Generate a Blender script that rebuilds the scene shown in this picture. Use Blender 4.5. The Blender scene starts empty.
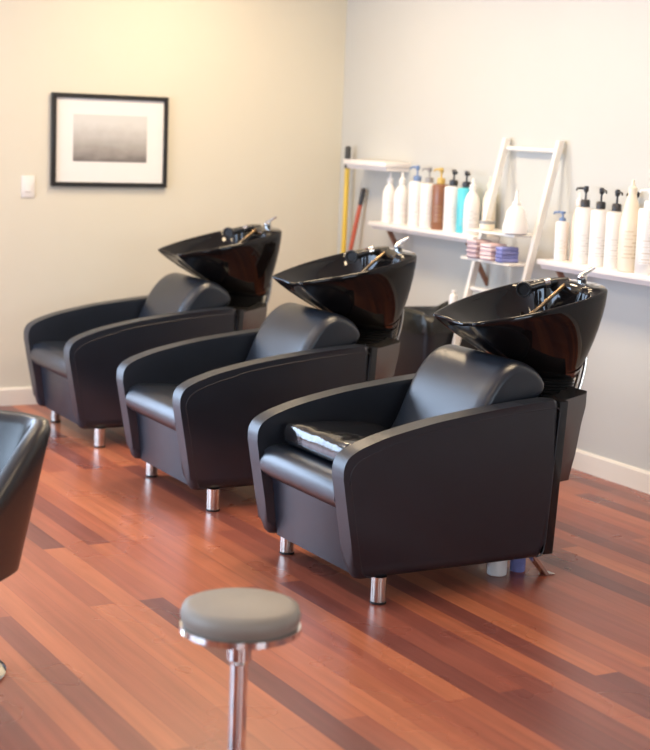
import bpy, bmesh, math, random
from mathutils import Vector, Matrix
random.seed(7)
C = bpy.context.scene.collection
PI = math.pi

# ------------------------------------------------------------------ materials
def new_mat(name):
    m = bpy.data.materials.new(name); m.use_nodes = True
    nt = m.node_tree
    return m, nt, nt.nodes['Principled BSDF']

def mat(name, col, rough=0.5, metal=0.0, bump=0.0, bscale=60.0, var=0.0, vscale=4.0, coat=0.0, spec=0.5, trans=0.0, alpha=1.0):
    m, nt, b = new_mat(name)
    b.inputs['Base Color'].default_value = (*col, 1)
    b.inputs['Roughness'].default_value = rough
    b.inputs['Metallic'].default_value = metal
    b.inputs['Coat Weight'].default_value = coat
    b.inputs['Coat Roughness'].default_value = 0.08
    b.inputs['Specular IOR Level'].default_value = spec
    b.inputs['Transmission Weight'].default_value = trans
    tc = nt.nodes.new('ShaderNodeTexCoord')
    if var > 0:
        n = nt.nodes.new('ShaderNodeTexNoise'); n.inputs['Scale'].default_value = vscale
        n.inputs['Detail'].default_value = 3
        nt.links.new(tc.outputs['Object'], n.inputs['Vector'])
        r = nt.nodes.new('ShaderNodeValToRGB')
        r.color_ramp.elements[0].position = .3; r.color_ramp.elements[1].position = .7
        r.color_ramp.elements[0].color = (*[c*(1-var) for c in col], 1)
        r.color_ramp.elements[1].color = (*[min(1, c*(1+var)) for c in col], 1)
        nt.links.new(n.outputs['Fac'], r.inputs['Fac'])
        nt.links.new(r.outputs['Color'], b.inputs['Base Color'])
    if bump > 0:
        n2 = nt.nodes.new('ShaderNodeTexNoise'); n2.inputs['Scale'].default_value = bscale
        n2.inputs['Detail'].default_value = 4
        nt.links.new(tc.outputs['Object'], n2.inputs['Vector'])
        bp = nt.nodes.new('ShaderNodeBump'); bp.inputs['Strength'].default_value = bump
        bp.inputs['Distance'].default_value = .01
        nt.links.new(n2.outputs['Fac'], bp.inputs['Height'])
        nt.links.new(bp.outputs['Normal'], b.inputs['Normal'])
    return m

def wood_floor():
    m, nt, b = new_mat('jarrah_floor')
    N = nt.nodes; L = nt.links
    tc = N.new('ShaderNodeTexCoord')
    mp = N.new('ShaderNodeMapping'); mp.inputs['Rotation'].default_value = (0, 0, PI/2)
    L.new(tc.outputs['Object'], mp.inputs['Vector'])
    br = N.new('ShaderNodeTexBrick')
    br.offset = 0.37; br.inputs['Scale'].default_value = 1.0
    br.inputs['Brick Width'].default_value = 1.9; br.inputs['Row Height'].default_value = 0.088
    br.inputs['Mortar Size'].default_value = 0.0012; br.inputs['Mortar Smooth'].default_value = .3
    br.inputs['Bias'].default_value = 0.0
    br.inputs['Color1'].default_value = (0, 0, 0, 1); br.inputs['Color2'].default_value = (1, 1, 1, 1)
    br.inputs['Mortar'].default_value = (.25, .25, .25, 1)
    L.new(mp.outputs['Vector'], br.inputs['Vector'])
    ramp = N.new('ShaderNodeValToRGB')
    e = ramp.color_ramp.elements
    e[0].position = 0; e[0].color = (.140, .042, .036, 1)
    e[1].position = 1; e[1].color = (.480, .155, .072, 1)
    k = e.new(.25); k.color = (.270, .076, .048, 1)
    k = e.new(.55); k.color = (.355, .102, .054, 1)
    k = e.new(.8); k.color = (.415, .125, .060, 1)
    L.new(br.outputs['Color'], ramp.inputs['Fac'])
    # grain stretched along the boards
    mp2 = N.new('ShaderNodeMapping'); mp2.inputs['Scale'].default_value = (38, 1.6, 1)
    L.new(tc.outputs['Object'], mp2.inputs['Vector'])
    n = N.new('ShaderNodeTexNoise'); n.inputs['Scale'].default_value = 1.0; n.inputs['Detail'].default_value = 6
    L.new(mp2.outputs['Vector'], n.inputs['Vector'])
    gr = N.new('ShaderNodeMapRange'); gr.inputs['From Min'].default_value = .25; gr.inputs['From Max'].default_value = .75
    gr.inputs['To Min'].default_value = .78; gr.inputs['To Max'].default_value = 1.16
    L.new(n.outputs['Fac'], gr.inputs['Value'])
    mul = N.new('ShaderNodeMix'); mul.data_type = 'RGBA'; mul.blend_type = 'MULTIPLY'; mul.inputs['Factor'].default_value = 1
    L.new(ramp.outputs['Color'], mul.inputs[6]); L.new(gr.outputs['Result'], mul.inputs[7])
    L.new(mul.outputs[2], b.inputs['Base Color'])
    n3 = N.new('ShaderNodeTexNoise'); n3.inputs['Scale'].default_value = 2.2; n3.inputs['Detail'].default_value = 3
    L.new(tc.outputs['Object'], n3.inputs['Vector'])
    rr = N.new('ShaderNodeMapRange'); rr.inputs['To Min'].default_value = .20; rr.inputs['To Max'].default_value = .38
    L.new(n3.outputs['Fac'], rr.inputs['Value']); L.new(rr.outputs['Result'], b.inputs['Roughness'])
    b.inputs['Specular IOR Level'].default_value = .5
    bp = N.new('ShaderNodeBump'); bp.inputs['Strength'].default_value = .06; bp.inputs['Distance'].default_value = .01
    L.new(n.outputs['Fac'], bp.inputs['Height']); L.new(bp.outputs['Normal'], b.inputs['Normal'])
    return m

def stripe_cloth(name, c1, c2, scale):
    m, nt, b = new_mat(name)
    tc = nt.nodes.new('ShaderNodeTexCoord')
    w = nt.nodes.new('ShaderNodeTexWave'); w.bands_direction = 'Z'; w.inputs['Scale'].default_value = scale
    w.inputs['Distortion'].default_value = 1.2
    nt.links.new(tc.outputs['Object'], w.inputs['Vector'])
    r = nt.nodes.new('ShaderNodeValToRGB')
    r.color_ramp.elements[0].color = (*c1, 1); r.color_ramp.elements[1].color = (*c2, 1)
    nt.links.new(w.outputs['Color'], r.inputs['Fac']); nt.links.new(r.outputs['Color'], b.inputs['Base Color'])
    b.inputs['Roughness'].default_value = .9
    return m

LM = {}
def label_mat(body, ink):
    """the bottle's own colour with rows of small illegible print"""
    if (body, ink) in LM: return LM[(body, ink)]
    m, nt, b = new_mat('label_'+body+'_'+ink)
    N = nt.nodes; L = nt.links
    tc = N.new('ShaderNodeTexCoord')
    br = N.new('ShaderNodeTexBrick'); br.offset = .3; br.inputs['Scale'].default_value = 1
    br.inputs['Brick Width'].default_value = .55; br.inputs['Row Height'].default_value = .13
    br.inputs['Mortar Size'].default_value = .045; br.inputs['Mortar Smooth'].default_value = .1
    sx = N.new('ShaderNodeSeparateXYZ'); cb = N.new('ShaderNodeCombineXYZ')
    L.new(tc.outputs['Generated'], sx.inputs[0]); L.new(sx.outputs['X'], cb.inputs['X']); L.new(sx.outputs['Z'], cb.inputs['Y'])
    L.new(cb.outputs[0], br.inputs['Vector'])
    ci, cb_ = M[ink].node_tree.nodes['Principled BSDF'].inputs['Base Color'].default_value, M[body].node_tree.nodes['Principled BSDF'].inputs['Base Color'].default_value
    br.inputs['Mortar'].default_value = cb_; br.inputs['Color2'].default_value = cb_
    br.inputs['Color1'].default_value = [.6*ci[k]+.4*cb_[k] for k in range(3)]+[1]
    L.new(br.outputs['Color'], b.inputs['Base Color']); b.inputs['Roughness'].default_value = .35
    LM[(body, ink)] = m
    return m

def print_mat():
    m, nt, b = new_mat('art_print')
    tc = nt.nodes.new('ShaderNodeTexCoord')
    sx = nt.nodes.new('ShaderNodeSeparateXYZ'); nt.links.new(tc.outputs['Generated'], sx.inputs[0])
    n = nt.nodes.new('ShaderNodeTexNoise'); n.inputs['Scale'].default_value = 5; n.inputs['Detail'].default_value = 6
    nt.links.new(tc.outputs['Generated'], n.inputs['Vector'])
    a = nt.nodes.new('ShaderNodeMath'); a.operation = 'MULTIPLY_ADD'; a.inputs[1].default_value = .35
    nt.links.new(n.outputs['Fac'], a.inputs[0]); nt.links.new(sx.outputs['Z'], a.inputs[2])
    r = nt.nodes.new('ShaderNodeValToRGB')
    r.color_ramp.elements[0].position = .1; r.color_ramp.elements[0].color = (.10, .09, .09, 1)
    r.color_ramp.elements[1].position = 1.0; r.color_ramp.elements[1].color = (.62, .62, .60, 1)
    k = r.color_ramp.elements.new(.4); k.color = (.32, .30, .28, 1)
    nt.links.new(a.outputs[0], r.inputs['Fac']); nt.links.new(r.outputs['Color'], b.inputs['Base Color'])
    b.inputs['Roughness'].default_value = .6
    return m

M = dict(
    wall_l=mat('wall_paint_cream', (.67, .635, .525), .85, bump=.04, bscale=180, var=.015, vscale=1.2),
    wall_r=mat('wall_paint_grey', (.545, .54, .50), .85, bump=.04, bscale=180, var=.015, vscale=1.2),
    wall_d=mat('wall_paint_taupe', (.30, .27, .24), .85, bump=.04, bscale=180, var=.02, vscale=1.2),
    ceil=mat('ceiling_paint', (.82, .80, .76), .9, bump=.03, bscale=150, var=.01),
    floor=wood_floor(),
    trim=mat('trim_paint', (.80, .74, .64), .45, bump=.02, bscale=40, var=.01),
    vinyl=mat('black_vinyl', (.008, .0115, .019), .37, bump=.08, bscale=420, var=.10, vscale=6, spec=.6),
    vinyl_seat=mat('black_vinyl_soft', (.009, .013, .021), .30, bump=.10, bscale=300, var=.10, vscale=6, spec=.65),
    patent=mat('black_patent_vinyl', (.008, .008, .009), .10, bump=.25, bscale=26, var=.05, coat=.6),
    porcelain=mat('black_porcelain', (.006, .005, .005), .05, bump=.01, bscale=8, var=.05, spec=.38),
    gloss=mat('black_gloss_panel', (.010, .010, .011), .14, bump=.01, bscale=20, var=.05),
    bracket=mat('smoked_metal', (.20, .19, .18), .25, metal=.8, bump=.02, bscale=30, var=.1),
    rubber=mat('black_rubber', (.012, .012, .012), .45, bump=.05, bscale=90, var=.08),
    chrome=mat('chrome', (.78, .77, .75), .10, metal=1, bump=.01, bscale=30, var=.02),
    brushed=mat('brushed_steel', (.62, .58, .53), .24, metal=1, bump=.03, bscale=120, var=.05),
    hose_reflect=mat('hose_amber_reflection', (.30, .21, .12), .3, metal=1, bump=.3, bscale=160, var=.1),  # hose metal tinted amber to carry the golden reflections in the bowl
    blackplastic=mat('black_plastic', (.015, .015, .016), .3, bump=.02, bscale=60, var=.05),
    frame=mat('black_frame_wood', (.012, .011, .011), .35, bump=.05, bscale=60, var=.1),
    mat_board=mat('mat_board', (.80, .78, .76), .9, bump=.02, bscale=200, var=.01),
    art=print_mat(),
    white=mat('white_paint', (.80, .77, .71), .4, bump=.03, bscale=40, var=.02),
    switch=mat('switch_plastic', (.78, .76, .72), .35, bump=.01, bscale=30, var=.01),
    shelf=mat('shelf_paint', (.84, .79, .75), .4, bump=.02, bscale=40, var=.015),
    strut=mat('brown_wood', (.22, .10, .06), .5, bump=.1, bscale=60, var=.25, vscale=14),
    yellow=mat('yellow_paint', (.72, .50, .06), .4, bump=.02, bscale=40, var=.04),
    red=mat('red_paint', (.50, .10, .05), .4, bump=.02, bscale=40, var=.06),
    bristle=mat('straw_bristle', (.42, .30, .12), .9, bump=.6, bscale=120, var=.2, vscale=40),
    bottle_white=mat('white_bottle_plastic', (.86, .83, .79), .3, bump=.01, bscale=20, var=.015),
    bottle_cream=mat('cream_bottle_plastic', (.84, .74, .58), .3, bump=.01, bscale=20, var=.02),
    bottle_peach=mat('peach_bottle_plastic', (.82, .62, .47), .3, bump=.01, bscale=20, var=.02),
    bottle_brown=mat('brown_bottle_plastic', (.26, .11, .055), .28, bump=.01, bscale=20, var=.05),
    bottle_turq=mat('turquoise_bottle_plastic', (.10, .58, .66), .28, bump=.01, bscale=20, var=.04),
    pump_black=mat('black_pump_plastic', (.03, .03, .033), .35, bump=.01, bscale=20, var=.05),
    pump_grey=mat('grey_pump_plastic', (.30, .29, .28), .35, bump=.01, bscale=20, var=.05),
    pump_gold=mat('gold_pump_plastic', (.62, .42, .10), .3, bump=.01, bscale=20, var=.05),
    pump_blue=mat('blue_pump_plastic', (.16, .24, .42), .35, bump=.01, bscale=20, var=.05),
    ink_grey=mat('grey_ink', (.45, .42, .40), .6, bump=.01, var=.05),
    ink_dark=mat('dark_ink', (.07, .07, .09), .6, bump=.01, var=.05),
    ink_red=mat('red_ink', (.62, .30, .24), .6, bump=.01, var=.05),
    ink_gold=mat('gold_ink', (.52, .36, .16), .6, bump=.01, var=.05),
    pink=stripe_cloth('pink_striped_cloth', (.80, .70, .68), (.62, .42, .44), 22),
    mauve=stripe_cloth('mauve_striped_cloth', (.70, .60, .60), (.36, .22, .26), 26),
    blue=mat('blue_cloth', (.22, .24, .52), .9, bump=.3, bscale=80, var=.15, vscale=20),
    binp=mat('bin_plastic', (.012, .012, .014), .40, bump=.03, bscale=60, var=.08),
    bag=mat('bin_bag_film', (.014, .014, .011), .28, bump=.5, bscale=22, var=.15),
    salon=mat('salon_chair_vinyl', (.020, .019, .018), .30, bump=.10, bscale=300, var=.1, spec=.6),
    stool=mat('grey_stool_vinyl', (.27, .24, .20), .5, bump=.08, bscale=200, var=.06),
    plaster=mat('lamp_housing', (.8, .8, .78), .5, bump=.01, var=.01),
)

# ------------------------------------------------------------------ helpers
def finish(name, bm, m, parent=None, smooth=True, ang=38, sub=0):
    bmesh.ops.recalc_face_normals(bm, faces=bm.faces)
    me = bpy.data.meshes.new(name); bm.to_mesh(me); bm.free()
    if smooth:
        for p in me.polygons: p.use_smooth = True
        if ang: me.set_sharp_from_angle(angle=math.radians(ang))
    me.materials.append(M[m] if isinstance(m, str) else m)
    o = bpy.data.objects.new(name, me); C.objects.link(o)
    if parent is not None: o.parent = parent
    if sub:
        md = o.modifiers.new('sub', 'SUBSURF'); md.levels = sub; md.render_levels = sub
    return o

def tag(o, label=None, cat=None, group=None, kind=None):
    if label: o['label'] = label
    if cat: o['category'] = cat
    if group: o['group'] = group
    if kind: o['kind'] = kind
    return o

def thing(name, label, cat, loc=(0, 0, 0), rz=0, group=None):
    o = bpy.data.objects.new(name, None); o.empty_display_size = .1
    C.objects.link(o); o.location = loc; o.rotation_euler = (0, 0, rz)
    return tag(o, label, cat, group)

def dup(root, loc, rz, label, group=None):
    def cp(o, parent):
        c = o.copy(); C.objects.link(c); c.parent = parent
        for ch in list(o.children): cp(ch, c)
        return c
    kids = list(root.children)
    r = root.copy(); C.objects.link(r); r.location = loc; r.rotation_euler = (0, 0, rz); r['label'] = label
    if group: r['group'] = group
    for k in kids: cp(k, r)
    return r

def box(bm, x0, x1, y0, y1, z0, z1, bev=0.0, seg=2, mtx=None):
    t = bmesh.new()
    vs = [t.verts.new((x, y, z)) for x in (x0, x1) for y in (y0, y1) for z in (z0, z1)]
    for f in ((0, 1, 3, 2), (4, 6, 7, 5), (0, 4, 5, 1), (2, 3, 7, 6), (0, 2, 6, 4), (1, 5, 7, 3)):
        t.faces.new([vs[i] for i in f])
    if bev: bmesh.ops.bevel(t, geom=t.edges[:], offset=bev, segments=seg, profile=.5, affect='EDGES', clamp_overlap=True)
    merge(bm, t, mtx)

def merge(bm, t, mtx=None):
    if mtx is not None: bmesh.ops.transform(t, matrix=mtx, verts=t.verts)
    bmesh.ops.recalc_face_normals(t, faces=t.faces)
    me = bpy.data.meshes.new('tmp'); t.to_mesh(me); t.free()
    bm.from_mesh(me); bpy.data.meshes.remove(me)

def prism(bm, prof, y0, y1, bev=0.0, seg=3, axis='y', mtx=None):
    """profile (a,b) extruded; axis y: (x,z) profile; axis x: (y,z); axis z: (x,y)"""
    t = bmesh.new()
    def P(a, b, h):
        return (a, h, b) if axis == 'y' else ((h, a, b) if axis == 'x' else (a, b, h))
    A = [t.verts.new(P(a, b, y0)) for a, b in prof]; B = [t.verts.new(P(a, b, y1)) for a, b in prof]
    n = len(prof)
    fa = t.faces.new(A); fb = t.faces.new(B[::-1])
    for i in range(n): t.faces.new((A[i], B[i], B[(i+1) % n], A[(i+1) % n]))
    if bev:
        es = list(fa.edges)+list(fb.edges)
        bmesh.ops.bevel(t, geom=es, offset=bev, segments=seg, profile=.5, affect='EDGES', clamp_overlap=False)
    merge(bm, t, mtx)

def lathe(bm, prof, seg=24, cx=0, cy=0, mtx=None, cap=True):
    t = bmesh.new(); rings = []
    for r, z in prof:
        rings.append([t.verts.new((cx+r*math.cos(2*PI*i/seg), cy+r*math.sin(2*PI*i/seg), z)) for i in range(seg)])
    for a, b in zip(rings, rings[1:]):
        for i in range(seg): t.faces.new((a[i], a[(i+1) % seg], b[(i+1) % seg], b[i]))
    if cap: t.faces.new(rings[0][::-1]); t.faces.new(rings[-1])
    merge(bm, t, mtx)

def tube(bm, pts, r, seg=10):
    pts = [Vector(p) for p in pts]
    rs = r if isinstance(r, (list, tuple)) else [r]*len(pts)
    t = bmesh.new(); rings = []
    up = Vector((0, 0, 1))
    d0 = (pts[1]-pts[0]).normalized()
    if abs(d0.dot(up)) > .95: up = Vector((1, 0, 0))
    for i, p in enumerate(pts):
        d = (pts[min(i+1, len(pts)-1)]-pts[max(i-1, 0)]).normalized()
        a = d.cross(up).normalized(); b = a.cross(d)
        rings.append([t.verts.new(p+rs[i]*(math.cos(2*PI*k/seg)*a+math.sin(2*PI*k/seg)*b)) for k in range(seg)])
    for a, b in zip(rings, rings[1:]):
        for i in range(seg): t.faces.new((a[i], a[(i+1) % seg], b[(i+1) % seg], b[i]))
    t.faces.new(rings[0][::-1]); t.faces.new(rings[-1])
    merge(bm, t)

def bez(p0, p1, p2, n=10):
    p0, p1, p2 = map(Vector, (p0, p1, p2))
    return [(1-t)**2*p0+2*t*(1-t)*p1+t*t*p2 for t in [i/n for i in range(n+1)]]

def smooth_closed(pts, per=3):
    out = []; n = len(pts)
    for i in range(n):
        p0, p1, p2, p3 = (Vector(pts[(i+k-1) % n]) for k in range(4))
        for j in range(per):
            t = j/per
            out.append(.5*((2*p1)+(-p0+p2)*t+(2*p0-5*p1+4*p2-p3)*t*t+(-p0+3*p1-3*p2+p3)*t**3))
    return out

def smooth_open(pts, per=4):
    out = []; n = len(pts)
    for i in range(n-1):
        p0 = Vector(pts[max(i-1, 0)]); p1 = Vector(pts[i]); p2 = Vector(pts[i+1]); p3 = Vector(pts[min(i+2, n-1)])
        for j in range(per):
            t = j/per
            out.append(.5*((2*p1)+(-p0+p2)*t+(2*p0-5*p1+4*p2-p3)*t*t+(-p0+3*p1-3*p2+p3)*t**3))
    out.append(Vector(pts[-1]))
    return out

# ------------------------------------------------------------------ room
XW, YW = 2.113, 3.517          # right-hand wall plane and left-hand wall plane
X0, Y0, ZC = -5.2, -6.2, 2.7
def struct(name, bm, m, **k):
    o = finish(name, bm, m, **k); o['kind'] = 'structure'; return o
bm = bmesh.new(); box(bm, X0, XW+.1, Y0, YW+.1, -.06, 0); struct('floor', bm, 'floor', smooth=False)
bm = bmesh.new(); box(bm, X0, XW+.1, Y0, YW+.1, ZC, ZC+.06); struct('ceiling', bm, 'ceil', smooth=False)
def wall_with_window(name, wname, m, axis, pos, a0, a1, holes, out):
    """a wall with window openings (a0, a1, z0, z1) and white frames with a mullion"""
    def put(bm, u0, u1, d0, d1, z0, z1):
        lo, hi = sorted((pos+out*d0, pos+out*d1))
        if axis == 'y': box(bm, u0, u1, lo, hi, z0, z1)
        else: box(bm, lo, hi, u0, u1, z0, z1)
    bm = bmesh.new(); u = a0
    for h in holes:
        put(bm, u, h[0], 0, .1, 0, ZC); put(bm, h[0], h[1], 0, .1, 0, h[2]); put(bm, h[0], h[1], 0, .1, h[3], ZC); u = h[1]
    put(bm, u, a1, 0, .1, 0, ZC)
    bmesh.ops.remove_doubles(bm, verts=bm.verts, dist=1e-4)
    struct(name, bm, m, smooth=False)
    for k, h in enumerate(holes):
        bm = bmesh.new(); f = .06; mid = (h[0]+h[1])/2
        for q in ((h[0], h[0]+f, h[2], h[3]), (h[1]-f, h[1], h[2], h[3]), (h[0]+f, h[1]-f, h[2], h[2]+f), (h[0]+f, h[1]-f, h[3]-f, h[3]), (mid-.03, mid+.03, h[2]+f, h[3]-f)):
            put(bm, q[0], q[1], .01, .09, q[2], q[3])
        struct('window_%d' % (wname+k), bm, 'white', smooth=False)
wall_with_window('wall_left', 1, 'wall_l', 'y', YW, X0, XW+.1, [(-3.7, -.7, .06, 2.25)], 1)  # unseen window, run down to the floor to add sheen to the chair fronts
wall_with_window('wall_front', 2, 'wall_d', 'x', X0, Y0, YW, [(-1.2, 2.8, .4, 2.3)], -1)
wall_with_window('wall_back', 3, 'wall_d', 'y', Y0, X0, XW+.1, [(-4.0, -2.6, .6, 2.3), (-.6, 1.0, .6, 2.3)], -1)
bm = bmesh.new(); box(bm, XW, XW+.1, Y0, YW, 0, ZC); struct('wall_right', bm, 'wall_r', smooth=False)
def baseboard(name, prof, a, b, axis):
    bm = bmesh.new(); prism(bm, prof, a, b, axis=axis); struct(name, bm, 'trim', smooth=False)
hb = .098
baseboard('baseboard_left', [(YW, 0), (YW, hb), (YW-.008, hb), (YW-.014, hb-.012), (YW-.014, 0)], X0, XW-.014, 'x')
baseboard('baseboard_right', [(XW, 0), (XW, hb), (XW-.008, hb), (XW-.014, hb-.012), (XW-.014, 0)], Y0, YW, 'y')

# ------------------------------------------------------------------ shampoo chair (backwash unit)
chair = thing('shampoo_chair', 'nearest black shampoo chair with glossy patent cushion on its seat', 'shampoo chair', (0, 0, 0), 0, 'shampoo chairs in a row')

ARM = [(.045, .089), (.026, .094), (.013, .108), (.004, .145), (-.013, .237), (-.038, .375), (-.050, .445), (-.048, .485), (-.030, .516), (.006, .538), (.058, .557),
       (.135, .579), (.291, .610), (.412, .627), (.557, .644), (.705, .657), (.812, .663), (.826, .655), (.828, .640), (.812, .40), (.797, .145), (.791, .105), (.780, .093), (.760, .089)]
ARMF = [(p.x, p.y) for p in smooth_open([(a, b, 0) for a, b in ARM[6:17]], 4)]
ARM = ARM[:6]+ARMF+ARM[17:]
for s in (-1, 1):
    bm = bmesh.new()
    ys = sorted((s*.274, s*.352))
    prism(bm, ARM, ys[0], ys[1], bev=.0365, seg=7)
    a = finish('armrest', bm, 'vinyl', chair, ang=75)
    # piping seam along the outer face
    bm = bmesh.new()
    pts = [(x, s*.3503, z) for x, z in ARM]
    cx, cz = .40, .34
    path = []
    for x, z in ARM:
        path.append(Vector((x + (.026 if x < .2 else (-.004 if x > .75 else 0)), s*.351, z-(.026 if z > .45 else (-.01 if z < .12 else 0)))))
    tube(bm, path, .0022, 6)
    finish('seam', bm, 'vinyl', a)
# front panel / base body between the arms
bm = bmesh.new()
prism(bm, [(.040, .095), (.012, .318), (.70, .318), (.78, .095)], -.2735, .2735, bev=.006, seg=2)
finish('front_panel', bm, 'vinyl', chair)
# seat cushion with rolled front
SEAT = [(.02, .316), (-.012, .322), (-.032, .345), (-.037, .375), (-.028, .408), (.000, .428), (.05, .434), (.20, .425), (.38, .410), (.52, .398), (.52, .316)]
SEAT = [(p.x, p.y) for p in smooth_open([(a, b, 0) for a, b in SEAT[:9]], 4)]+[(.52, .398), (.52, .316)]
bm = bmesh.new(); prism(bm, SEAT, -.273, .273, bev=.018, seg=4)
finish('seat_cushion', bm, 'vinyl_seat', chair, ang=60)
# reclined backrest with a rolled top
BK = [(.40, .40), (.455, .440), (.505, .515), (.545, .605), (.582, .680), (.625, .737), (.670, .772), (.722, .786), (.778, .770), (.822, .738), (.845, .700), (.836, .664), (.800, .635)]
BK = [(p.x, p.y) for p in smooth_open([(a, b, 0) for a, b in BK], 3)]+[(.790, .34), (.42, .34)]
def inset2(pts, k):
    n = len(pts); area2 = sum(pts[i][0]*pts[(i+1) % n][1]-pts[(i+1) % n][0]*pts[i][1] for i in range(n))
    sg = 1 if area2 > 0 else -1; out = []
    for i in range(n):
        d = Vector((pts[(i+1) % n][0]-pts[i-1][0], pts[(i+1) % n][1]-pts[i-1][1])).normalized()
        out.append((pts[i][0]-sg*d.y*k, pts[i][1]+sg*d.x*k))
    return out
bm = bmesh.new(); lay = []
lay = [(-.252+.055*(1-math.cos(a)), .036*(1-math.sin(a))) for a in [i*PI/16 for i in range(9)]]
lay += [(-.1, 0), (.1, 0)]+[(-y, k) for y, k in lay[::-1]]
rg = [[bm.verts.new((x, y, z)) for x, z in inset2(BK, k)] for y, k in lay]
for a, b in zip(rg, rg[1:]):
    for i in range(len(a)): bm.faces.new((a[i], a[(i+1) % len(a)], b[(i+1) % len(a)], b[i]))
bm.faces.new(rg[0][::-1]); bm.faces.new(rg[-1])
finish('backrest', bm, 'vinyl_seat', chair, ang=60)
# rear panel
bm = bmesh.new(); prism(bm, [(.797, .10), (.838, .10), (.866, .655), (.829, .655)], -.343, .343, bev=.004, seg=2)
finish('rear_panel', bm, 'gloss', chair)
# bracket carrying the basin
bm = bmesh.new()
prism(bm, [(.858, .615), (.99, .628), (1.065, .657), (1.060, .60), (1.045, .54), (1.025, .42), (1.005, .325), (.850, .31)], -.2, .2, bev=.006, seg=2)
finish('basin_bracket', bm, 'bracket', chair)
# legs
for y in (-.3295, .3295):
    bm = bmesh.new()
    yy = y
    lathe(bm, [(.027, .006), (.027, .094)], 24, .1175, yy)
    l = finish('leg', bm, 'brushed', chair)
    bm = bmesh.new(); lathe(bm, [(.024, 0), (.028, .002), (.028, .008), (.024, .010)], 24, .1175, yy)
    finish('foot_pad', bm, 'rubber', l)
for y in (-.27, .27):
    bm = bmesh.new()
    prism(bm, [(.775, .094), (.795, .094), (.868, .006), (.895, .006), (.895, 0), (.858, 0)], y-.02, y+.02, bev=.002, seg=1)
    finish('leg', bm, 'brushed', chair)

# basin ---------------------------------------------------------------
HALF = [(.612, 0), (.605, .06), (.590, .112), (.588, .134), (.606, .152), (.66, .180), (.72, .208), (.80, .232), (.89, .246), (.98, .247),
        (1.060, .234), (1.122, .206), (1.158, .145), (1.173, .07), (1.176, 0)]
OUT = HALF+[(x, -y) for x, y in HALF[-2:0:-1]]
OUT = [(p.x, p.y) for p in smooth_closed([(a, b, 0) for a, b in OUT], 3)]
NO = len(OUT)
def rimz(x, y):
    return .914+(x-.59)*.212 - .026*math.exp(-(y/.075)**2)*max(0, 1-(x-.588)/.12)
def inset(pts, fn):
    out = []
    for i, (x, y) in enumerate(pts):
        x0, y0 = pts[i-1]; x1, y1 = pts[(i+1) % len(pts)]
        d = Vector((x1-x0, y1-y0)).normalized(); nrm = Vector((-d.y, d.x))
        k = fn(x, y); q = Vector((x, y))+nrm*k
        if (q-Vector((.95, 0))).length > (Vector((x, y))-Vector((.95, 0))).length: q = Vector((x, y))-nrm*k
        out.append((q.x, q.y))
    return out
def deck(x): return .016+.085*max(0, min(1, (x-1.03)/.10))
IN = inset(OUT, lambda x, y: deck(x))
INb = inset(OUT, lambda x, y: .006)
def ringpts(pts, cx, r, s, zb, p, zoff=0):
    res = []
    for (x, y), (ox, oy) in zip(pts, OUT):
        a = math.atan2(y/.25, (x-.90)/.29)
        bx, by = cx+r*math.cos(a), r*math.sin(a)
        g = s**(p if p < 1.6 else 1.22+.42*max(0, min(1, (ox-.60)/.35)))
        z = rimz(ox, oy)+zoff
        res.append((x+(bx-x)*g, y+(by-y)*g, z+(zb-z)*s))
    return res
bm = bmesh.new(); rings = []
for s in (1, .9, .75, .6, .45, .3, .17, .07): rings.append(ringpts(IN, .965, .085, s, .80, 1.5, -.002))
rings.append([(x, y, rimz(ox, oy)+.002) for (x, y), (ox, oy) in zip(inset(OUT, lambda x, y: deck(x)*.93), OUT)])
rings.append([(x, y, rimz(ox, oy)+.004) for (x, y), (ox, oy) in zip(INb, OUT)])
rings.append([(x, y, rimz(x, y)-.002) for x, y in OUT])
for s in (.07, .16, .28, .42, .56, .7, .85, 1): rings.append(ringpts(OUT, 1.035, .105, s, .69, 1.75))
vr = [[bm.verts.new(p) for p in r] for r in rings]
for a, b in zip(vr, vr[1:]):
    for i in range(NO): bm.faces.new((a[i], a[(i+1) % NO], b[(i+1) % NO], b[i]))
bm.faces.new(vr[0][::-1]); bm.faces.new(vr[-1])
basin = finish('basin', bm, 'porcelain', chair, ang=0)
basin['label'] = 'glossy black porcelain basin'
bm = bmesh.new(); lathe(bm, [(.028, .800), (.030, .803), (.012, .805), (.004, .802)], 20, .965, 0)
finish('drain', bm, 'chrome', basin)
# sprayer lying on the rear far edge
bm = bmesh.new()
tube(bm, [(1.125, .030, 1.042), (1.08, .055, 1.036), (1.03, .080, 1.020), (.985, .100, 1.004)], [.011, .014, .016, .019], 12)
sp = finish('spray_handle', bm, 'blackplastic', basin)
def facing(loc, d):
    return Matrix.Translation(loc) @ Vector((0, 0, 1)).rotation_difference(Vector(d)).to_matrix().to_4x4()
bm = bmesh.new()
lathe(bm, [(.016, -.022), (.027, -.012), (.031, .004), (.029, .014), (.024, .014), (.020, .006)], 24, mtx=facing((.972, .100, 1.002), (-.75, -.62, -.1)))
finish('spray_head', bm, 'blackplastic', sp)
bm = bmesh.new()
lathe(bm, [(.015, -.012), (.020, -.010), (.020, .010), (.015, .012)], 20, mtx=facing((1.055, .068, 1.029), (-.86, .46, -.28)))
finish('collar', bm, 'chrome', sp)
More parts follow.
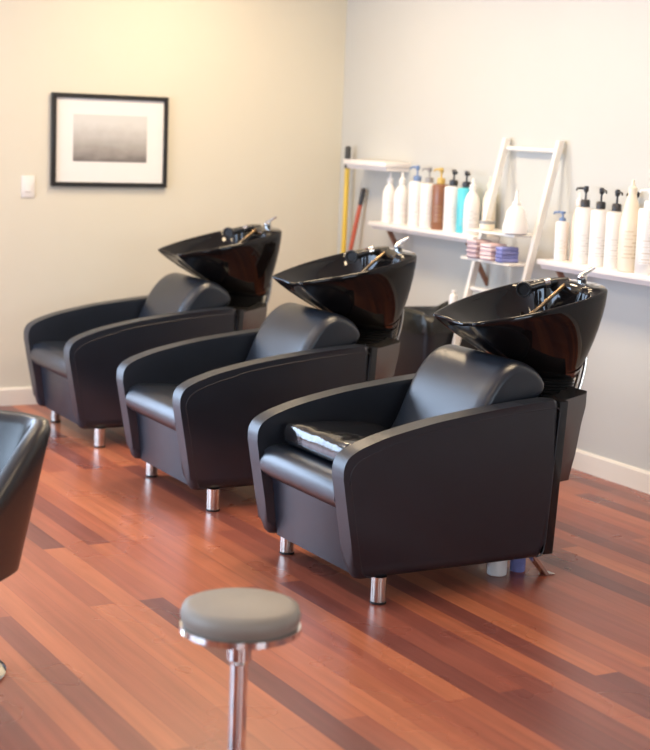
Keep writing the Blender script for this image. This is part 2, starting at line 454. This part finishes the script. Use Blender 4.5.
# mixer lever
bm = bmesh.new()
lathe(bm, [(.024, 1.015), (.024, 1.022), (.017, 1.026), (.017, 1.048), (.019, 1.052), (.019, 1.066), (.012, 1.072)], 20, 1.118, -.06)
fx = finish('faucet', bm, 'chrome', basin)
bm = bmesh.new()
tube(bm, [(1.110, -.06, 1.066), (1.128, -.066, 1.080), (1.158, -.078, 1.100)], [.010, .008, .006], 10)
finish('faucet_lever', bm, 'chrome', fx)
bm = bmesh.new()
lathe(bm, [(.016, 1.015), (.016, 1.028), (.012, 1.034)], 16, 1.112, .02)
finish('hose_socket', bm, 'chrome', basin)
bm = bmesh.new()
tube(bm, bez((1.112, .02, 1.035), (1.06, -.03, 1.03), (1.0, .0, .965), 8)+bez((1.0, .0, .965), (.95, .03, .90), (.90, .06, .885), 8)[1:], .0075, 8)
finish('spray_hose', bm, 'hose_reflect', basin)
# bellows boot and hoses
bm = bmesh.new()
pr = []
for i in range(13): pr.append((.088+(.010 if i % 2 else 0)+.008*(i/12), .63+.072*i/12))
lathe(bm, pr, 28, 1.03, 0)
finish('bellows', bm, 'rubber', chair, ang=20)
for dy, dx in ((-.085, 0), (-.045, .012)):
    bm = bmesh.new()
    tube(bm, bez((1.128+dx, dy, .86), (1.150+dx, dy-.015, .74), (1.09+dx, dy-.01, .60), 12)+[Vector((1.035+dx, dy, .52))], .0075, 8)
    finish('supply_hose', bm, 'brushed', chair)

c2 = dup(chair, (.0203, 1.3435, 0), -.0126, 'middle black shampoo chair of the row of three, bare seat')
c1 = dup(chair, (.0396, 2.6668, 0), -.0178, 'farthest black shampoo chair, beside the wall with the framed picture')

# booster cushion on the nearest seat
bm = bmesh.new()
box(bm, -.18, .18, -.235, .235, 0, .085, bev=.030, seg=5)
bmesh.ops.subdivide_edges(bm, edges=[e for e in bm.edges if e.calc_length() > .2], cuts=6, use_grid_fill=True)
for v in bm.verts:
    if v.co.z > .04: v.co.z += .010*(1-(v.co.x/.18)**2)*(1-(v.co.y/.225)**2)+.003*math.sin(v.co.y*38)*math.cos(v.co.x*21)
cu = finish('booster_cushion', bm, 'patent', None, ang=0)
cu.location = (.215, .022, .430); cu.rotation_euler = (0, math.radians(3.0), 0)
tag(cu, 'glossy black patent booster cushion lying on the nearest shampoo chair seat', 'cushion')

# bottles on the floor under the nearest chair
def small_bottle(name, m, label, loc, r, h):
    bm = bmesh.new(); lathe(bm, [(r*.9, 0), (r, .004), (r, h*.72), (r*.85, h*.8), (r*.4, h*.86), (r*.4, h*.9)], 20)
    t = thing(name, label, 'bottle', loc)
    finish('bottle_body', bm, m, t)
    bm = bmesh.new(); lathe(bm, [(r*.5, h*.88), (r*.5, h*.99), (r*.42, h)], 16); finish('cap', bm, m, t)
    return t

# ------------------------------------------------------------------ wall things
pic = thing('framed_picture', 'black framed picture with wide white mat hanging on the cream wall', 'picture', (.643, YW, 1.195))
w2, hh, ft = .338, .50, .024
bm = bmesh.new()
for a in ((-w2, w2, 0, ft), (-w2, w2, hh-ft, hh), (-w2, -w2+ft, ft, hh-ft), (w2-ft, w2, ft, hh-ft)):
    box(bm, a[0], a[1], -.028, -.001, a[2], a[3], bev=.002, seg=1)
finish('frame', bm, 'frame', pic)
bm = bmesh.new(); box(bm, -w2+ft, w2-ft, -.014, -.004, ft, hh-ft); finish('mat_board', bm, 'mat_board', pic, smooth=False)
bm = bmesh.new(); box(bm, -.215, .215, -.0155, -.0138, .137, hh-.11); finish('print', bm, 'art', pic, smooth=False)

sw = thing('light_switch', 'white light switch plate on the cream wall left of the picture', 'light switch', (.180, YW, 1.19))
bm = bmesh.new(); box(bm, -.037, .037, -.007, -.0005, -.058, .058, bev=.003, seg=2); finish('plate', bm, 'switch', sw)
bm = bmesh.new(); prism(bm, [(-.006, -.03), (-.0125, -.026), (-.0085, .026), (-.006, .03)], -.016, .016, axis='x'); finish('rocker', bm, 'switch', sw, smooth=False)

SD = .165
def shelf(name, label, y0, y1, ztop, th, struts):
    t = thing(name, label, 'shelf', (XW, (y0+y1)/2, ztop))
    h = (y1-y0)/2
    bm = bmesh.new(); box(bm, -SD, -.0005, -h, h, -th*.55, 0, bev=.003, seg=2)
    prism(bm, [(-SD+.012, -th*.55), (-SD+.022, -th), (-.0005, -th), (-.0005, -th*.55)], -h+.012, h-.012)
    finish('board', bm, 'shelf', t, ang=30)
    for sy in struts:
        y = sy-(y0+y1)/2
        bm = bmesh.new()
        prism(bm, [(-SD+.018, -th), (-SD+.046, -th), (-.004, -th-.185), (-.004, -th-.225)], y-.011, y+.011, bev=.002, seg=1)
        finish('bracket', bm, 'strut', t)
    return t
shelf('wall_shelf', 'long white wall shelf holding the brown and turquoise bottles', 1.86, 2.90, 1.055, .040, (2.72, 1.95))
shelf('wall_shelf', 'white wall shelf on the right holding a row of white pump bottles', .35, 1.325, .992, .045, (1.19, .48))
shelf('wall_shelf', 'short white upper shelf near the corner above the first bottles', 2.74, 3.20, 1.388, .050, ())

# bottles --------------------------------------------------------------
def bottle(label, x, y, z, r, h, body, style, pump=None, spout=(0, 1), ink='ink_grey', lines=((.3, .8), (.36, .6), (.5, .7), (.58, .5)), group='hair product bottles on the shelves', pscale=1.0, face=-PI/2-.55):
    h *= 1.05; pscale *= 1.2
    t = thing('pump_bottle' if style == 'pump' else 'product_bottle', label, 'bottle', (x, y, z), 0, group)
    bm = bmesh.new()
    if style == 'pump':
        pr = [(r*.94, 0), (r, .004), (r, h-.012), (r*.93, h-.003), (r*.5, h), (r*.36, h+.002), (r*.36, h+.012)]
        rad = lambda q: r
    elif style == 'taper':
        pr = [(r*.9, 0), (r, .005), (r, h*.5), (r*.94, h*.62), (r*.80, h*.76), (r*.58, h*.88), (r*.42, h*.95), (r*.38, h)]
        rad = lambda q: r
    else:
        pr = [(r*.92, 0), (r, .005), (r, h*.55), (r*.97, h*.68), (r*.86, h*.79), (r*.62, h*.88), (r*.34, h*.95), (r*.30, h)]
        rad = lambda q: r
    lathe(bm, pr, 24); finish('bottle_body', bm, body, t, ang=40)
    if style == 'pump' and pump:
        bm = bmesh.new(); k = pscale
        lathe(bm, [(r*.50, h+.002), (r*.50, h+.022*k), (r*.40, h+.026*k)], 18)
        lathe(bm, [(.005, h+.024*k), (.005, h+.052*k)], 10)
        lathe(bm, [(.009, h+.050*k), (.012, h+.056*k), (.012, h+.068*k), (.008, h+.071*k)], 14)
        d = Vector((spout[0], spout[1], 0)).normalized()
        p0 = Vector((0, 0, h+.063*k))
        tube(bm, [p0, p0+d*.03, p0+d*.05+Vector((0, 0, -.002)), p0+d*.056+Vector((0, 0, -.012))], [.0065, .006, .005, .004], 8)
        finish('pump', bm, pump, t)
    elif style != 'pump':
        bm = bmesh.new()
        lathe(bm, [(r*.42, h-.006), (r*.42, h+.018), (r*.2, h+.026), (r*.13, h+.052), (r*.10, h+.054)], 16)
        finish('nozzle', bm, pump or body, t)
    if lines:
        bm = bmesh.new(); n = 10; R = r+.0007; ww = .85; zs = (h*.16, h*.52)
        g = [[bm.verts.new((R*math.cos(face-ww+2*ww*k/n), R*math.sin(face-ww+2*ww*k/n), z)) for k in range(n+1)] for z in zs]
        for k in range(n): bm.faces.new((g[0][k], g[0][k+1], g[1][k+1], g[1][k]))
        finish('label_print', bm, label_mat(body, ink), t, ang=0)
    return t
ZL, XB = 1.055, 2.03
def yb(i): return i
LS = [
 ('slim white bottle at the far left end of the long shelf', 2.812, .040, .212, 'bottle_white', 'cone', None, 'ink_red'),
 ('white bottle with faint red print, second from left on the long shelf', 2.685, .045, .215, 'bottle_white', 'cone', None, 'ink_red'),
 ('white bottle with a blue pump top on the long shelf', 2.535, .044, .230, 'bottle_white', 'pump', 'pump_blue', 'ink_red'),
 ('white bottle with grey pump just left of the brown bottle', 2.416, .045, .226, 'bottle_white', 'pump', 'pump_grey', 'ink_grey'),
 ('brown bottle with gold pump on the long shelf', 2.302, .044, .228, 'bottle_brown', 'pump', 'pump_gold', 'ink_gold'),
 ('white bottle with black pump between the brown and turquoise bottles', 2.182, .046, .224, 'bottle_white', 'pump', 'pump_black', 'ink_grey'),
 ('turquoise bottle with black pump on the long shelf', 2.065, .044, .222, 'bottle_turq', 'pump', 'pump_black', 'ink_grey'),
]
for lb, y, r, h, body, st, pm, ink in LS:
    bottle(lb, XB, y, ZL, r, h, body, st, pm, spout=(-.35, -1) if pm in ('pump_black',) else (-.2, 1), ink=ink)
bottle('white tapered bottle with dark band print, right of the turquoise bottle', 2.000, 1.962, ZL, .042, .222, 'bottle_white', 'cone', None, ink='ink_dark', lines=((.52, .9), (.46, .4), (.3, .5), (.24, .4)))
bottle('cream tapered nozzle bottle beside the turquoise bottle, near the ladder rail', 2.062, 1.898, ZL, .036, .232, 'bottle_cream', 'cone', None, ink='ink_gold', lines=((.4, .4),))
ZR = .992
RS = [
 ('short white bottle with small blue pump at the left end of the right shelf', 2.035, 1.258, .032, .175, 'bottle_white', 'pump', 'pump_blue', 'ink_gold', .55),
 ('peach tinted bottle behind the short bottle on the right shelf', 2.078, 1.195, .030, .255, 'bottle_peach', 'cone', 'bottle_white', 'ink_gold', 1),
 ('tall white pump bottle, first of the three big ones on the right shelf', 2.03, 1.090, .043, .248, 'bottle_white', 'pump', 'pump_black', 'ink_grey', 1.15),
 ('tall white pump bottle, middle of the three big ones on the right shelf', 2.03, .977, .043, .246, 'bottle_white', 'pump', 'pump_black', 'ink_grey', 1.15),
 ('tall white pump bottle beside the cream tapered bottle on the right shelf', 2.03, .866, .043, .244, 'bottle_white', 'pump', 'pump_black', 'ink_grey', 1.15),
 ('black topped pump bottle half hidden behind the big cream tapered bottle', 2.086, .800, .024, .255, 'bottle_white', 'pump', 'pump_black', 'ink_grey', .95),
 ('big cream tapered bottle with gold print on the right shelf', 1.995, .722, .047, .335, 'bottle_cream', 'taper', None, 'ink_gold', 1),
 ('white bottle at the right end of the right shelf', 2.00, .610, .047, .275, 'bottle_white', 'pump', 'bottle_white', 'ink_gold', 1),
]
for i, (lb, x, y, r, h, body, st, pm, ink, ps) in enumerate(RS):
    sp_ = (-.25, 1) if i in (2,) else ((-.3, -1) if i in (3, 4) else (-.2, .9))
    bottle(lb, x, y, ZR, r, h, body, st, pm, spout=sp_, ink=ink, pscale=ps)

# ladder ----------------------------------------------------------------
def lx(z): return 1.694+.247*z
lad = thing('ladder', 'white wooden ladder rack leaning on the wall between two shelves', 'ladder', (1.694, 1.59, 0))
LY = (1.372, 1.808)
for y in LY:
    bm = bmesh.new()
    prism(bm, [(.004, 0), (.042, 0), (.247*1.55+.024, 1.55), (.247*1.55-.012, 1.55)], y-1.59-.013, y-1.59+.013, bev=.003, seg=1)
    finish('rail', bm, 'white', lad)
for z in (.18, .50, .80, 1.36+.14):
    bm = bmesh.new(); tube(bm, [(lx(z)+.02-1.694, -.205, z), (lx(z)+.02-1.694, .205, z)], .012, 12)
    finish('rung', bm, 'white', lad)
for z, x0 in ((1.100, -.115), (.962, -.10)):
    bm = bmesh.new(); box(bm, lx(z)+x0-1.694, lx(z)+.05-1.694, -.205, .205, z-.012, z, bev=.002, seg=1)
    finish('tray', bm, 'white', lad)
# things on the ladder trays
ap = thing('applicator_bottle', 'white cone topped squeeze bottle standing on the ladder tray', 'bottle', (1.885, 1.425, 1.1015))
bm = bmesh.new(); lathe(bm, [(.050, 0), (.060, .006), (.062, .035), (.050, .075), (.046, .105), (.030, .128), (.020, .134)], 24); finish('bottle_body', bm, 'bottle_white', ap)
bm = bmesh.new(); lathe(bm, [(.020, .132), (.020, .150), (.012, .158), (.005, .205), (.003, .208)], 16); finish('nozzle', bm, 'bottle_white', ap)
def folded(name, m, label, loc, sx, sy, n, th):
    bm = bmesh.new()
    for i in range(n):
        box(bm, -sx/2, sx/2, -sy/2+.004*(i % 2), sy/2-.003*((i+1) % 2), i*th, (i+1)*th+.001, bev=th*.42, seg=3)
    o = finish(name, bm, m, None); o.location = loc
    return tag(o, label, 'towel', 'folded cloths on the ladder')
folded('folded_towel', 'pink', 'pink and white folded towel on the lower ladder tray', (1.865, 1.565, .9635), .10, .10, 4, .020)
folded('folded_towel', 'blue', 'blue folded cloth on the lower ladder tray', (1.875, 1.465, .9635), .10, .065, 4, .018)
folded('folded_towel', 'mauve', 'mauve striped folded cloth at the left end of the lower ladder tray', (1.865, 1.685, .9635), .10, .09, 4, .022)
sc_ = thing('lidded_tub', 'small cream tub with a grey lid at the left of the upper ladder tray', 'tub', (1.90, 1.68, 1.1015))
bm = bmesh.new(); lathe(bm, [(.036, 0), (.038, .003), (.038, .030), (.036, .034)], 20); finish('tub_body', bm, 'bottle_cream', sc_)
bm = bmesh.new(); lathe(bm, [(.040, .031), (.040, .042), (.037, .045)], 20); finish('lid', bm, 'pump_grey', sc_)

# broom handles in the corner --------------------------------------------
def broom(label, name, top, base, m, r, grip):
    t = thing(name, label, 'broom', base)
    b = Vector(base); tp = Vector(top)-b; d = tp.normalized()
    bm = bmesh.new(); tube(bm, [d*.22, tp-d*grip], r, 12); finish('handle', bm, m, t)
    bm = bmesh.new(); tube(bm, [tp-d*grip, tp-d*.01, tp], [r*1.12, r*1.15, r*.7], 12); finish('grip', bm, 'pump_black', t)
    bm = bmesh.new(); box(bm, -.02, .02, -.09, .09, .19, .235, bev=.008, seg=2); finish('broom_head', bm, m, t)
    bm = bmesh.new(); prism(bm, [(-.09, .19), (.09, .19), (.115, 0), (-.115, 0)], -.02, .02, axis='x', bev=.004, seg=1); finish('bristles', bm, 'bristle', t)
    return t
broom('yellow pole with black end standing upright in the wall corner', 'broom', (2.055, 3.335, 1.46), (2.05, 3.345, 0), 'yellow', .0150, .13)
broom('red handled broom with black grip leaning beside the yellow pole', 'broom', (2.083, 3.185, 1.225), (1.95, 3.375, 0), 'red', .0130, .10)

# bin --------------------------------------------------------------------
tb = thing('trash_bin', 'black plastic trash bin with a black bag by the wall', 'bin', (1.86, 2.035, 0))
bm = bmesh.new()
def ring(w, d, z, n=6, rc=.05):
    pts = []
    for cx, cy, a0 in ((w-rc, d-rc, 0), (-w+rc, d-rc, PI/2), (-w+rc, -d+rc, PI), (w-rc, -d+rc, 1.5*PI)):
        for i in range(n+1):
            a = a0+PI/2*i/n; pts.append((cx+rc*math.cos(a), cy+rc*math.sin(a), z))
    return pts
def loft(bm, rings, cap0=True, cap1=True):
    vs = [[bm.verts.new(p) for p in r] for r in rings]; n = len(vs[0])
    for a, b in zip(vs, vs[1:]):
        for i in range(n): bm.faces.new((a[i], a[(i+1) % n], b[(i+1) % n], b[i]))
    if cap0: bm.faces.new(vs[0][::-1])
    if cap1: bm.faces.new(vs[-1])
loft(bm, [ring(.14, .16, 0), ring(.145, .165, .01), ring(.172, .195, .60), ring(.180, .203, .605), ring(.180, .203, .625), ring(.165, .188, .625), ring(.150, .170, .30)])
finish('bin_body', bm, 'binp', tb)
bm = bmesh.new()
rr = []
for j, (w, d, z) in enumerate(((.184, .207, .565), (.187, .210, .60), (.186, .208, .64), (.178, .20, .665), (.165, .188, .672), (.13, .15, .63), (.06, .07, .60))):
    r = ring(w, d, z, rc=min(.05, w*.5))
    rr.append([(x*(1+.012*math.sin(i*1.9+j)), y*(1+.012*math.cos(i*2.3+j)), zz+(.016*math.sin(i*.55+j*.4) if 1 < j < 5 else .010*math.sin(i*1.3)))for i, (x, y, zz) in enumerate(r)])
loft(bm, rr, False, True)
finish('bin_bag', bm, 'bag', tb, ang=60)
bt = small_bottle('empty_bottle', 'bottle_white', 'small white bottle poking out of the black trash bin', (1.87, 1.895, .66), .022, .12)

# floor bottles
small_bottle('floor_bottle', 'bottle_white', 'small white bottle on the floor under the nearest chair', (.70, -.20, 0), .036, .105)
small_bottle('floor_bottle', 'blue', 'small blue bottle on the floor under the nearest chair', (.80, -.19, 0), .028, .11)

# styling chair, left foreground -----------------------------------------
st = thing('styling_chair', 'black vinyl barrel styling chair in the left foreground', 'chair', (-1.44, -.41, 0), 0)
def shell_path(n=40):
    pts = [(.27, -.26), (.305, -.10), (.315, .08), (.295, .19), (.22, .255), (.10, .275), (0, .28)]
    full = pts+[(-x, y) for x, y in pts[-2::-1]]
    return [(p.x, p.y) for p in smooth_open([(a, b, 0) for a, b in full], 5)]
SP = shell_path()
def rim_h(x, y):
    t = max(0, min(1, (y+.24)/.42)); t = t*t*(3-2*t)
    return .50+.235*t
bm = bmesh.new(); TH = .062
def nrm(i):
    x0, y0 = SP[max(i-1, 0)]; x1, y1 = SP[min(i+1, len(SP)-1)]
    d = Vector((x1-x0, y1-y0)).normalized(); return Vector((d.y, -d.x))
cols = []
for i, (x, y) in enumerate(SP):
    nn = nrm(i); h = rim_h(x, y)
    if nn.dot(Vector((x, y-.0))) < 0: nn = -nn
    col = []
    for k, (off, zf) in enumerate(((-.0, 0), (-.0, .35), (0, .75), (0, .93), (-.010, .985), (-.031, 1.0), (-.052, .985), (-TH, .93), (-TH, .6), (-TH, .3))):
        z = .30+(h-.30)*zf
        f = .74+.26*min(1, (z-.30)/.42)
        if k >= 8: f *= .98
        col.append(bm.verts.new((x*f+nn.x*off, y*f+nn.y*off, z)))
    cols.append(col)
for a, b in zip(cols, cols[1:]):
    for k in range(len(a)-1): bm.faces.new((a[k], a[k+1], b[k+1], b[k]))
    bm.faces.new((a[-1], a[0], b[0], b[-1]))
bm.faces.new(cols[0]); bm.faces.new(cols[-1][::-1])
finish('backrest_shell', bm, 'salon', st, ang=60)
bm = bmesh.new(); prism(bm, [(x*.70, y*.72) for x, y in SP], .30, .345, axis='z', bev=.01, seg=2); finish('seat_base', bm, 'salon', st)
bm = bmesh.new(); prism(bm, [(x*.66, y*.68) for x, y in SP], .345, .45, axis='z', bev=.03, seg=4); finish('seat_cushion', bm, 'salon', st, ang=60)
bm = bmesh.new(); lathe(bm, [(.03, .02), (.03, .20), (.045, .21), (.045, .305)], 20); finish('column', bm, 'chrome', st)
bm = bmesh.new(); lathe(bm, [(.22, 0), (.225, .006), (.21, .014), (.06, .03), (.035, .045)], 36); finish('base', bm, 'chrome', st)
st.rotation_euler = (0, 0, math.radians(-29.6-14))

# stool at the bottom edge -------------------------------------------------
so = thing('stool', 'low round grey vinyl stool in the front foreground', 'stool', (-.955, -1.43, 0))
bm = bmesh.new(); lathe(bm, [(.13, .395), (.142, .405), (.146, .425), (.140, .445), (.120, .452), (.02, .454)], 36); finish('seat', bm, 'stool', so, ang=60)
bm = bmesh.new(); lathe(bm, [(.138, .380), (.1465, .383), (.1465, .398), (.138, .400)], 36); finish('trim_ring', bm, 'chrome', so)
bm = bmesh.new(); lathe(bm, [(.022, .03), (.022, .30), (.03, .31), (.03, .381)], 18); finish('column', bm, 'chrome', so)
bm = bmesh.new(); lathe(bm, [(.15, 0), (.155, .006), (.14, .016), (.03, .035)], 32); finish('base', bm, 'chrome', so)

# ------------------------------------------------------------------ lights
def area(name, loc, target, sx, sy, power, col):
    l = bpy.data.lights.new(name, 'AREA'); l.shape = 'RECTANGLE'; l.size = sx; l.size_y = sy
    l.energy = power; l.color = col
    o = bpy.data.objects.new(name, l); C.objects.link(o); o.location = loc
    o.rotation_euler = (Vector(target)-Vector(loc)).to_track_quat('-Z', 'Y').to_euler()
    return o
area('side_window_light', (-2.2, YW+.25, 1.15), (-2.1, 0, .9), 3.0, 2.2, 210, (.56, .73, 1.0))
area('front_window_light', (X0-.3, .8, 1.4), (0, .8, 1.0), 4.2, 2.1, 310, (.56, .75, 1.0))
area('back_window_light', (-3.3, Y0-.3, 1.5), (-3.0, 0, 1.2), 1.6, 1.8, 55, (.74, .86, 1.0))
area('back_window_light', (.2, Y0-.3, 1.5), (.2, 0, 1.2), 1.8, 1.8, 70, (.74, .86, 1.0))
for (x, y, e) in ((.9, 2.5, 30), (.9, 1.2, 27), (.9, -.2, 27), (-1.3, 2.3, 19), (-1.3, .4, 13), (-1.3, -2.0, 14)):
    area('ceiling_lamp', (x, y, ZC-.02), (x, y, 0), .45, .45, e, (1.0, .77, .50))

w = bpy.data.worlds.new('World'); bpy.context.scene.world = w; w.use_nodes = True
bg = w.node_tree.nodes['Background']; bg.inputs['Color'].default_value = (.95, .97, 1.0, 1); bg.inputs['Strength'].default_value = .55

# ------------------------------------------------------------------ camera
cd = bpy.data.cameras.new('camera'); co = bpy.data.objects.new('camera', cd); C.objects.link(co)
yaw, pit, rol = -.5164, -.1603, .0388
F = Vector((math.sin(-yaw)*math.cos(pit), math.cos(yaw)*math.cos(pit), math.sin(pit)))
R = F.cross(Vector((0, 0, 1))).normalized(); U = R.cross(F)
R2 = math.cos(rol)*R+math.sin(rol)*U; U2 = -math.sin(rol)*R+math.cos(rol)*U
co.matrix_world = Matrix(((R2.x, U2.x, -F.x, -2.6031), (R2.y, U2.y, -F.y, -4.6983), (R2.z, U2.z, -F.z, 1.6045), (0, 0, 0, 1)))
cd.sensor_fit = 'HORIZONTAL'; cd.sensor_width = 36; cd.lens = 1576.3*36/650
cd.clip_start = .05
cd.dof.use_dof = True; cd.dof.focus_distance = 5.5; cd.dof.aperture_fstop = 3.2
sc = bpy.context.scene; sc.camera = co
sc.view_settings.view_transform = 'Standard'; sc.view_settings.look = 'None'; sc.view_settings.exposure = 0
